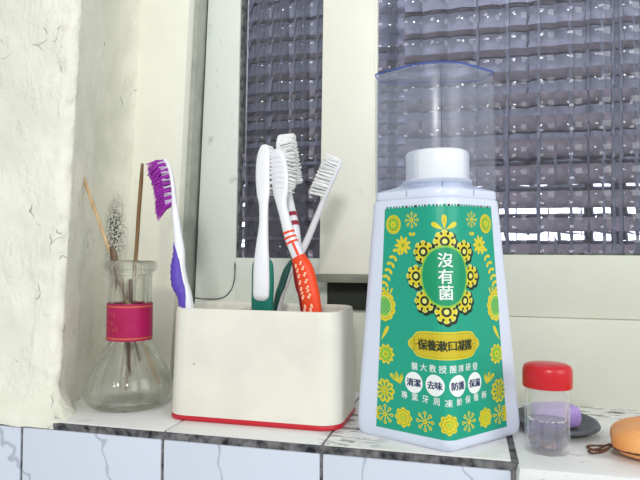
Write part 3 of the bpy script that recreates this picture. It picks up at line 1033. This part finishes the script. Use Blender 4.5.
class Brush:
    """spine: (x, y, z, halfwidth, halfthick) rows from the foot to the tip of the head; face = direction of the bristles"""
    def __init__(self, name, spine, face, label, n=70, group=None):
        self.N = n
        self.sp = catmull(spine, n)
        self.base = Vector(self.sp[0][:3])
        self.root = empty(name, self.base, label, 'toothbrush', group)
        face = Vector(face).normalized()
        self.fr = []
        for i in range(n):
            p = Vector(self.sp[i][:3])
            t = (Vector(self.sp[min(i + 1, n - 1)][:3]) - Vector(self.sp[max(i - 1, 0)][:3])).normalized()
            nn = (face - t * face.dot(t)).normalized()
            s = t.cross(nn)
            self.fr.append((p - self.base, t, nn, s))
    def at(self, f):
        x = f * (self.N - 1); i = min(int(x), self.N - 2); u = x - i
        a, b = self.fr[i], self.fr[i + 1]
        w_ = lerp(self.sp[i][3], self.sp[i + 1][3], u); t_ = lerp(self.sp[i][4], self.sp[i + 1][4], u)
        return a[0].lerp(b[0], u), a[1].lerp(b[1], u).normalized(), a[2].lerp(b[2], u).normalized(), a[3].lerp(b[3], u).normalized(), w_, t_
    def ring(self, f, grow=0.0, sw=1.0, st=1.0, shift=0.0, n=18, e=.8):
        p, t, nn, s, w_, t_ = self.at(f)
        out = []
        for k in range(n):
            an = 2 * PI * k / n
            cx, sy = math.cos(an), math.sin(an)
            out.append(p + s * ((w_ * sw + grow) * math.copysign(abs(cx) ** e, cx)) + nn * ((t_ * st + grow) * math.copysign(abs(sy) ** e, sy) + shift))
        return out
    def solid(self, name, f0, f1, m, grow=0.0, sw=1.0, st=1.0, shift=0.0, steps=50, ridge=None, round_=.03, parent=None, e=.8):
        bm = bmesh.new()
        rings = []
        for k in range(steps + 1):
            q = k / steps
            f = lerp(f0, f1, q)
            end = min(q, 1 - q) / round_
            sc = 1.0 if end >= 1 else math.sqrt(max(.02, 1 - (1 - end) ** 2))
            g = grow + (ridge(q) if ridge else 0)
            p, t, nn, s, w_, t_ = self.at(f)
            rings.append([(v - p) * sc + p for v in self.ring(f, g, sw, st, shift, e=e)])
        loft(bm, rings)
        return link_mesh(name, bm, m, parent or self.root, angle=60)
    def patch(self, name, f0, f1, a0, a1, m, grow=.0004, steps=30, ridge=None, parent=None, shape=True, e=.8):
        """raised skin over part of the section, angles a0..a1 (0 = side s, pi/2 = bristle side), tapering at both ends"""
        bm = bmesh.new(); na = 12
        mid, half = (a0 + a1) / 2, (a1 - a0) / 2
        outer, inner = [], []
        for k in range(steps + 1):
            q = k / steps; f = lerp(f0, f1, q)
            h = half * (max(.03, 1 - abs(2 * q - 1) ** 3) if shape else 1)
            p, t, nn, s, w_, t_ = self.at(f)
            ro, ri = [], []
            for i in range(na + 1):
                an = mid - h + 2 * h * i / na
                cx, sy = math.cos(an), math.sin(an)
                g = grow * (0 if i in (0, na) else 1) + (ridge(q) if ridge and 1 < i < na - 1 else 0)
                for lst, gg in ((ro, g), (ri, -.0006)):
                    lst.append(p + s * ((w_ + gg) * math.copysign(abs(cx) ** e, cx)) + nn * ((t_ + gg) * math.copysign(abs(sy) ** e, sy)))
            outer.append(ro + ri[::-1])
        loft(bm, outer)
        return link_mesh(name, bm, m, parent or self.root, angle=60)
    def bristles(self, f0, f1, rows, cols, length, mats, splay=0.0, rad=.00062, lean=0.0, hang=0.0, trim=None):
        bm = bmesh.new()
        for r in range(rows):
            q = r / (rows - 1)
            p, t, nn, s, w_, t_ = self.at(lerp(f0, f1, q))
            for c in range(cols):
                v = (c / (cols - 1) - .5) * 2
                edge = 1 - .35 * (abs(2 * q - 1) ** 4)
                base = p + s * (v * (w_ - .0012) * edge) + nn * (t_ * .6)
                for k in range(4):
                    d = (nn + s * (v * splay * .6 + random.uniform(-.5, .5) * (splay + .08)) + t * ((q - .5) * splay + lean + random.uniform(-.5, .5) * (splay + .06))).normalized()
                    b0 = base + s * random.uniform(-.0009, .0009) + t * random.uniform(-.0008, .0008)
                    ln = length * random.uniform(.94, 1.04) * (trim(q) if trim else 1)
                    droop = -Vector((0, 0, 1)) * hang
                    pts = [b0, b0 + d * ln * .5, b0 + d * ln + droop * ln * random.uniform(.2, 1.2)]
                    mi = 0
                    if False:
                        mi = 0 if (r % 3 != 0) else 1
                    bm2 = bm
                    rr = [rad * .8, rad * .8, rad * .45]
                    up = Vector((.2, .3, 1))
                    rings = []
                    for i3, pp in enumerate(pts):
                        sd = d.cross(s).normalized(); s2 = d.cross(sd)
                        rings.append([pp + sd * rr[i3] * math.cos(2 * PI * z / 5) + s2 * rr[i3] * math.sin(2 * PI * z / 5) for z in range(5)])
                    if len(mats) == 3:
                        loft(bm2, rings[:2], mi=(1 if r % 2 else 0)); loft(bm2, rings[1:], mi=0)
                    else:
                        loft(bm2, rings)
        return link_mesh('bristles', bm, mats, self.root, angle=80)

def spine(px, Ys, foot=None):
    """rows (x, y, halfwidth mm, halfthick mm) + depth per row -> spine"""
    out = []
    for (x, y, hw_, ht_), Y in zip(px, Ys):
        v = at(x, y, Y)
        out.append((v.x, v.y, v.z, hw_ / 1000, ht_ / 1000))
    if foot:
        out.insert(0, foot)
    return out

# purple brush, on the left, seen from its edge
s = spine([(186, 300, 6.2, 5.6), (180.5, 284, 6.4, 6.6), (178.5, 268, 6.0, 5.8), (179.5, 252, 4.6, 4.5), (177.5, 232, 3.6, 3.4), (175, 212, 3.4, 3.0), (174, 200, 5.0, 2.4), (172.5, 184, 6.2, 2.2), (169.5, 170, 6.0, 2.2), (163.5, 158.5, 3.6, 1.8)],
          [.452, .452, .453, .454, .456, .458, .459, .460, .461, .462], None)
f0 = Vector(s[0][:3])
s = [(f0.x + .012, f0.y + .001, .0085, .0045, .004), (f0.x + .009, f0.y, .04, .006, .0052)] + s
b = Brush('toothbrush', s, (-1.0, -.42, .12), 'white toothbrush with purple grip and splayed purple bristles, left end of the cream holder')
b.solid('handle', 0, 1, M['whandle'], steps=80, round_=.02)
b.patch('grip', .10, .50, PI * .5 - 1.9, PI * .5 + 1.25, M['purple'], .0005, 60, lambda q: .0005 * max(0, math.sin(q * 75)))
b.bristles(.70, .98, 15, 5, .0140, [M['pbristle'], M['lbristle'], M['pbristle']], .42, .0008, -.16, .5)

# white brush with the green surround, its back towards us
s = spine([(262, 306, 6.8, 4.0), (262.5, 285, 7.0, 4.0), (262.5, 266, 6.6, 3.8), (263, 248, 5.2, 3.6), (264.5, 224, 3.6, 3.2), (264.5, 205, 3.8, 2.8), (264, 193, 5.4, 2.4), (263.5, 172, 5.9, 2.4), (264.5, 155, 5.2, 2.3), (266.5, 144.5, 2.8, 1.8)],
          [.450, .449, .448, .448, .449, .450, .451, .452, .453, .454])
f0 = Vector(s[0][:3])
s = [(f0.x - .001, f0.y + .002, .0085, .004, .003), (f0.x, f0.y + .001, .04, .006, .0038)] + s
b = Brush('toothbrush', s, (.08, .99, 0), 'white toothbrush with green edging around its handle, smooth back of the head turned outward')
b.solid('handle', .19, 1, M['whandle'], steps=80, round_=.035, shift=-.0016)
b.solid('grip', 0, .42, M['green'], grow=.0006, sw=1.26, st=.75, shift=.0006, round_=.14)
b.bristles(.73, .98, 13, 5, .0108, [M['wbristle']], .12, .0008, .12)

# orange brush, ribbed back towards us
s = spine([(311.5, 304, 7.0, 4.5), (308.5, 288, 7.2, 4.6), (304.5, 270, 6.6, 4.4), (298, 256, 5.0, 4.0), (290.5, 238, 4.6, 3.6), (285, 218, 4.0, 3.2), (281.5, 203, 4.6, 2.8), (280.5, 192, 7.0, 2.4), (279.5, 176, 8.3, 2.4), (277.5, 160, 7.6, 2.3), (275.5, 149, 3.6, 1.8)],
          [.446, .447, .448, .449, .450, .451, .452, .453, .4545, .456, .457])
f0 = Vector(s[0][:3])
s = [(f0.x + .010, f0.y + .001, .0085, .005, .004), (f0.x + .007, f0.y, .04, .0065, .0044)] + s
b = Brush('toothbrush', s, (.30, .95, .0), 'white toothbrush with orange grip and orange neck stripes, ribbed head back facing out')
h = b.solid('handle', 0, 1, M['whandle'], steps=80, round_=.02)
bm = bmesh.new()
for k in range(7):
    f = .775 + k * .026
    p, t, nn, s_, w_, t_ = b.at(f)
    pts = []
    for i in range(9):
        v = (i / 8 - .5) * 2
        pts.append(p + s_ * (v * w_ * .78) - nn * (t_ * (1 - .25 * v * v) + .0002) + t * (-.0022 * (v * v)))
    tube(bm, pts, [.0003] + [.00062] * 7 + [.0003], 6)
link_mesh('rib', bm, M['whandle'], h)
b.solid('grip', .02, .42, M['orange'], grow=.0006, round_=.012)
for k in range(3):
    b.solid('stripe', .475 + k * .021, .487 + k * .021, M['orange'], grow=.0005, steps=6, round_=.01)
b.patch('stripe', .415, .485, -PI / 2 - .75, -PI / 2 - .25, M['orange'], .0005, 12, shape=False)
bm = bmesh.new()
for r in range(9):                                                   # white squiggles on the grip
    for c in range(2):
        f = .13 + r * .030
        pts = []
        for i in range(7):
            q = i / 6
            an = -PI / 2 + (c - .62) * .62 + .30 * q + .0
            ff = f + .009 * math.sin(q * 2 * PI) * 1.0
            p, t, nn, s_, w_, t_ = b.at(ff)
            pts.append(p + s_ * ((w_ + .0007) * math.copysign(abs(math.cos(an)) ** .8, math.cos(an))) + nn * ((t_ + .0007) * math.copysign(abs(math.sin(an)) ** .8, math.sin(an))))
        tube(bm, pts, .00058, 5)
link_mesh('grip_pattern', bm, mat('pale_orange_print', (252, 206, 176), .5), b.root)
b.bristles(.76, .98, 13, 5, .0105, [M['wbristle']], .08, .0008)

# tall brush with maroon bands behind it, bristles to the right
s = spine([(306, 302, 6.0, 4.2), (301.5, 285, 6.0, 4.2), (298.5, 265, 5.4, 4.0), (297, 248, 4.6, 3.6), (295, 228, 4.2, 3.4), (291.5, 210, 3.8, 3.2), (288.5, 195, 4.2, 2.8), (286, 182, 6.0, 2.6), (283, 164, 6.8, 2.8), (280.5, 146, 6.2, 2.6), (281, 134.5, 2.8, 1.8)],
          [.462, .4635, .465, .466, .468, .471, .474, .476, .479, .481, .482])
f0 = Vector(s[0][:3])
s = [(f0.x + .010, f0.y - .001, .0085, .005, .004), (f0.x + .006, f0.y, .04, .006, .0042)] + s
b = Brush('toothbrush', s, (.80, -.10, .1), 'tallest toothbrush, white with two maroon neck bands and bristles facing right')
b.solid('handle', 0, 1, M['whandle'], steps=80, round_=.02)
b.solid('grip', .02, .40, M['dred'], grow=.0005, round_=.04)
for k in range(2):
    b.solid('neck_band', .505 + k * .042, .532 + k * .042, M['maroon'], grow=.0004, steps=6, round_=.01)
b.bristles(.735, .985, 15, 5, .0115, [M['wbristle']], .05, .00085)

# leaning brush, bristles up to the left
s = spine([(279, 300, 5.4, 3.6), (283, 287, 5.8, 3.8), (288, 272, 5.4, 3.8), (295.5, 260, 4.0, 3.2), (304.5, 246, 3.2, 2.9), (313.5, 225, 3.0, 2.7), (322, 204, 3.2, 2.4), (326, 194, 5.0, 2.3), (332, 180, 5.6, 2.3), (338, 167, 5.0, 2.1), (341, 159.5, 2.6, 1.6)],
          [.476, .478, .480, .483, .486, .488, .489, .489, .489, .489, .490])
f0 = Vector(s[0][:3])
s = [(f0.x - .012, f0.y - .004, .0085, .004, .003), (f0.x - .008, f0.y - .003, .04, .005, .0034)] + s
b = Brush('toothbrush', s, (-.86, -.38, .42), 'leaning white toothbrush with dark green handle, bristles facing up to the left')
b.solid('handle', 0, 1, M['whandle'], steps=80, round_=.02)
b.patch('grip', .06, .47, PI * .5 - 1.75, PI * .5 + 1.75, M['dgreen'], .0005, 40)
b.bristles(.735, .985, 14, 5, .0125, [M['wbristle']], .12, .0008, -.1)

# ---------------------------------------------------------------- fluted glass flask
FC = Vector((-0.2830, 0.4620, 0))
M['flask'] = glass('clear_glass', (252, 253, 251), 0.0, 1.46, 0.36)
fl = empty('glass_flask', FC, 'fluted clear glass flask with magenta neck band holding sticks, beside the plaster wall', 'flask')
def flute(r, z, a):
    if z > .112 or z < .004: return r
    k = 12
    amp = .045 if z > .055 else .045
    tw = (z - .05) * 14 if z < .05 else 0
    return r * (1 + amp * (abs(math.cos(k * a / 2 + tw)) - .6))
outer = [(0, 0), (.026, 0), (.0305, .0006), (.0335, .003), (.0362, .008), (.0372, .013), (.0370, .019), (.0350, .0255), (.0318, .0325), (.0272, .040), (.0226, .0462), (.0186, .0515), (.0166, .055),
         (.0168, .0575), (.0176, .062), (.0180, .075), (.0183, .090), (.0184, .108), (.0188, .1125), (.0205, .1142), (.0222, .1158), (.0228, .1185), (.0224, .1212), (.0210, .1230), (.0190, .1232)]
inner = [(.0175, .1222), (.0166, .1180), (.0163, .108), (.0162, .09), (.0158, .075), (.0154, .062), (.0147, .0575), (.0145, .055), (.0164, .0515), (.0205, .0458), (.0251, .0388), (.0297, .0312), (.0328, .0245), (.0346, .0185), (.0348, .0135), (.0336, .0092), (.030, .006), (.02, .005), (0, .0052)]
bm = bmesh.new()
def flute_in(r, z, a): return flute(r, z, a) if z < .112 and z > .0095 else r
lathe(bm, outer + inner, 144, sx=.975, sy=.975, rf=lambda r, z, a: r if (r, z) in inner and z > .05 else flute(r, z, a))
link_mesh('flask_body', bm, M['flask'], fl, angle=60)
bm = bmesh.new()
M['band'] = mat('magenta_paper', (182, 14, 94), .4, .4, c2=(158, 10, 64), vscale=40)
lathe(bm, [(.0181, .0560), (.0190, .0560), (.0190, .0868), (.0181, .0868), (.0181, .0560)], 64)
bd = link_mesh('neck_band', bm, M['band'], fl, angle=40)
bd['label'] = 'magenta paper band'
M['goldp'] = mat('gold_print', (206, 116, 60), .5, .4)
bm = bmesh.new()
for z in (.0582, .0846):
    lathe(bm, [(.01902, z - .0005), (.01915, z - .0005), (.01915, z + .0005), (.01902, z + .0005)], 64)
for r_, (z, nn_) in enumerate(((.078, 6), (.071, 5), (.066, 6))):
    for k in range(nn_):
        an = math.radians(205 + k * 11 + r_ * 4)
        for q in range(3):
            x = .01905; zz = z + (q - 1) * .0012
            bx = [(x * math.cos(an - .05), x * math.sin(an - .05), zz - .0002), (x * math.cos(an + .05), x * math.sin(an + .05), zz - .0002),
                  (x * math.cos(an + .05), x * math.sin(an + .05), zz + .0002), (x * math.cos(an - .05), x * math.sin(an - .05), zz + .0002)]
            if (k + q + r_) % 4: bm.faces.new([bm.verts.new(p) for p in bx])
link_mesh('band_print', bm, M['goldp'], bd)

# ---- sticks in the flask
def stick(name, p0, p1, r0, r1, m, label, cat, group=None, extra=None, flat=1.0):
    p0, p1 = Vector(p0), Vector(p1)
    bm = bmesh.new()
    n = 14
    pts = [p0.lerp(p1, i / (n - 1)) + Vector((noise.noise(Vector((i * .6, r0 * 9000, 0))), 0, 0)) * .0003 for i in range(n)]
    rad = [lerp(r0, r1, i / (n - 1)) for i in range(n)]
    rad[0] *= .75; rad[-1] *= .7
    if extra: rad = [extra(i / (n - 1)) for i in range(n)]
    tube(bm, pts, rad, 10, flat=flat)
    o = link_mesh(name, bm, m, loc=p0, angle=50)
    o['label'] = label; o['category'] = cat
    if group: o['group'] = group
    return o
stick('bamboo_skewer', at(157.5, 384, .4640), at(81.5, 172.5, .4540), .0012, .0017, wood_mat('pale_bamboo', (216, 188, 146), (186, 152, 108)), 'pale bamboo skewer leaning left out of the glass flask', 'skewer')
stick('bamboo_skewer', at(126, 390, .474), at(142.5, 163.5, .4700), .0016, .0018, wood_mat('brown_bamboo', (150, 118, 78), (112, 84, 54)), 'brown bamboo skewer standing nearly upright in the glass flask', 'skewer')
stick('wooden_paddle', at(140, 362, .456), at(111.5, 246.5, .4545), .0016, .003, wood_mat('grey_brown_wood', (132, 108, 84), (92, 74, 58)), 'short wooden stick with broad rounded end at the flask mouth', 'stick',
      extra=lambda q: .0016 + .0022 * max(0, min(1, (q - .72) / .12)) * (1 if q < .95 else .75 if q < .99 else .35), flat=.6)
for i, (x0, y0, x1, y1, Y, lb) in enumerate(((130, 375, 118, 277, .462, 'leftmost'), (131, 378, 124, 282, .458, 'middle'), (127, 378, 130, 279, .465, 'rightmost'))):
    stick('incense_stick', at(x0, y0, Y), at(x1, y1, Y), .0007, .0008, wood_mat('dark_incense_wood', (104, 66, 48), (76, 46, 34)), '%s of the three thin dark sticks inside the flask neck' % lb, 'incense stick', 'thin dark sticks in the flask')

# ---------------------------------------------------------------- vial with red cap
VC = Vector((0.0502, 0.4260, 0))
vi = empty('specimen_vial', VC, 'small clear plastic vial with red cap, half full of liquid', 'vial')
VX, VY = 1.0, .86
M['vial'] = clear('clear_vial_plastic', (252, 252, 252), ior=1.9, rough=.06, haze=.08, hazec=(250, 250, 250))
bm = bmesh.new()
lathe(bm, [(0, 0), (.0126, 0), (.0136, .0006), (.0139, .002), (.0141, .040), (.0138, .042), (.0138, .046), (.0128, .046), (.0128, .041), (.0124, .039), (.0122, .0045), (.011, .0032), (0, .003)], 40, sx=VX, sy=VY,
      rf=lambda r, z, a: r * (1 + .022 * math.cos(8 * a)))
link_mesh('vial_body', bm, M['vial'], vi, angle=50)
bm = bmesh.new()
lathe(bm, [(.0139, .0425), (.0154, .0425), (.0158, .0432), (.0159, .052), (.0156, .0550), (.0147, .0568), (.0120, .0580), (.006, .0586), (0, .0588)], 64, sx=VX, sy=VY)
link_mesh('vial_cap', bm, mat('red_cap_plastic', (200, 10, 26), .3, .5, coat=.1), vi, angle=60)['label'] = 'glossy red cap'
bm = bmesh.new()
lathe(bm, [(0, .0031), (.0108, .0033), (.0120, .0046), (.0121, .0215), (.0116, .0209), (0, .0207)], 40, sx=VX, sy=VY)
link_mesh('liquid', bm, glass('clear_liquid', (226, 222, 240), 0, 1.25, 0.6), vi, angle=50)
bm = bmesh.new()
for k in range(20):
    a_, r_ = random.uniform(0, 2 * PI), .0105 * math.sqrt(random.random())
    t = bmesh.new(); bmesh.ops.create_icosphere(t, subdivisions=1, radius=random.uniform(.0006, .0014))
    bmesh.ops.transform(t, matrix=Matrix.Translation((r_ * math.cos(a_), r_ * math.sin(a_) * VY, .0042 + random.uniform(0, .0012) + (.002 if r_ * math.cos(a_) < -.003 and random.random() < .5 else 0))) @ Matrix.Diagonal((1.2, 1, .7, 1)), verts=t.verts)
    merge(bm, t, k % 3)
link_mesh('sediment', bm, [mat('pink_grit', (222, 178, 174), .8), mat('cream_grit', (214, 200, 160), .8), mat('brown_grit', (186, 150, 136), .8)], vi)['kind'] = 'stuff'
# bubbles clinging round the surface of the liquid
bm = bmesh.new()
for k in range(22):
    a_ = random.uniform(PI * .95, PI * 2.05)
    t = bmesh.new(); bmesh.ops.create_icosphere(t, subdivisions=1, radius=random.uniform(.0003, .0008))
    bmesh.ops.transform(t, matrix=Matrix.Translation((.0113 * math.cos(a_), .0113 * math.sin(a_) * VY, .0214 + random.uniform(-.0004, .0003))) @ Matrix.Diagonal((1.6, 1, .8, 1)), verts=t.verts)
    merge(bm, t)
link_mesh('bubble', bm, mat('white_foam', (240, 240, 244), .4), vi)['kind'] = 'stuff'

# ---------------------------------------------------------------- dish, soap
DC = Vector((0.0625, 0.4860, 0))
M['slate'] = mat('slate_grey_plastic', (92, 98, 104), .5, .4, var=.15, vscale=60)
bm = bmesh.new()
lathe(bm, [(0, 0), (.024, 0), (.0262, .0006), (.0300, .0048), (.0322, .0062), (.0334, .0062), (.0338, .0056), (.0336, .0048), (.0336, .0060), (.0328, .0072), (.0316, .0072), (.0292, .0060), (.0252, .0024), (.023, .0018), (0, .0018)], 64, sx=.90, sy=1.10)
o = link_mesh('soap_dish', bm, M['slate'], loc=Vector((0, 0, 0)), angle=50)
o.location = DC; o.rotation_euler = (0, 0, math.radians(14))
o['label'] = 'low round slate grey dish lying behind the vial'; o['category'] = 'dish'
bm = bmesh.new()
t = bmesh.new(); bmesh.ops.create_cube(t, size=1)
bmesh.ops.subdivide_edges(t, edges=t.edges[:], cuts=7, use_grid_fill=True)
for v in t.verts:
    q = v.co * 2
    r = (abs(q.x) ** 4 + abs(q.y) ** 4 + abs(q.z) ** 4) ** .25
    q = q / r
    v.co = (q.x * .0185 * (1 + .03 * noise.noise(q * 2)), q.y * .0115, q.z * .0085 * (1 + .05 * noise.noise(q * 1.5 + Vector((4, 0, 0)))))
merge(bm, t)
o = link_mesh('soap_bar', bm, mat('lilac_soap', (174, 146, 212), .5, .4, var=.12, vscale=70, bump=.3, bscale=160, sss=.1), angle=60)
o.location = DC + Vector((-.0010, -.004, .0103)); o.rotation_euler = (0, 0, math.radians(16))
o['label'] = 'rounded lilac soap lump lying in the grey dish'; o['category'] = 'soap'

# ---------------------------------------------------------------- orange gourd-shaped charm
OC = Vector((0.1240, 0.4300, 0))
M['peach'] = mat('peach_orange_clay', (246, 180, 112), .45, .4, c2=(234, 150, 78), vscale=38, bump=.2, bscale=120, coat=.1)
ch = empty('orange_charm', OC, 'peach orange carved charm with a brown cord at the ledge end', 'ornament')
ch.rotation_euler = (0, 0, math.radians(-6))
bm = bmesh.new()
t = bmesh.new(); bmesh.ops.create_uvsphere(t, u_segments=56, v_segments=32, radius=1)
for v in t.verts:
    q = v.co.copy()
    an = math.atan2(q.y, q.x)
    r4 = (abs(q.x) ** 2.7 + abs(q.y) ** 2.7 + abs(q.z) ** 2.7) ** (1 / 2.7)
    q = q / r4
    lob = 1 + .03 * math.cos(5 * an + .4)
    z = .0110 + q.z * (.0110 if q.z < 0 else .0128 * (1 - .22 * max(0, -q.x) ** 2 + .05 * math.cos(3 * an)))
    v.co = (q.x * .0345 * lob, q.y * .0255 * lob, max(z, 0.0))
merge(bm, t)
link_mesh('charm_body', bm, M['peach'], ch, angle=80)
bm = bmesh.new()
for (x, y, z, r) in ((.0035, -.0150, .0231, .0011), (-.0030, -.0180, .0216, .0007)):
    t = bmesh.new(); bmesh.ops.create_uvsphere(t, u_segments=12, v_segments=8, radius=r)
    bmesh.ops.translate(t, verts=t.verts, vec=(x, y, z)); merge(bm, t)
link_mesh('hole', bm, mat('dark_brown_hole', (96, 48, 22), .8), ch)
M['cord'] = mat('brown_cord', (120, 82, 64), .8, .2, var=.3, vscale=300)
bm = bmesh.new()
pts = []
for k in range(41):
    an = 2 * PI * k / 40
    lob = 1 + .045 * math.cos(5 * an + .4)
    ca, sa = math.cos(an), math.sin(an); r4 = (abs(ca) ** 2.7 + abs(sa) ** 2.7) ** (1 / 2.7)
    lob = 1 + .03 * math.cos(5 * an + .4)
    x = .0328 * ca / r4 * lob; y = .0243 * sa / r4 * lob
    pts.append((x, y, .0052 + .002 * math.sin(an * 2)))
tube(bm, pts, .0011, 8)
cd_ = link_mesh('cord', bm, M['cord'], ch)
for dz, sgn in ((.0, 1), (.0006, -1)):
    bm = bmesh.new()
    P0 = Vector((-.0330, -.002, .006))
    loop = [P0, P0 + Vector((-.005, .006 * sgn, -.003)), P0 + Vector((-.0125, .0095 * sgn, -.0048 + dz)), P0 + Vector((-.0145, .0045 * sgn, -.0048 + dz)), P0 + Vector((-.008, -.001 * sgn, -.0045 + dz)), P0 + Vector((-.001, -.0035 * sgn, -.0005))]
    tube(bm, catmull([tuple(p) for p in loop], 26), .0007, 8)
    link_mesh('cord_loop', bm, M['cord'], ch)
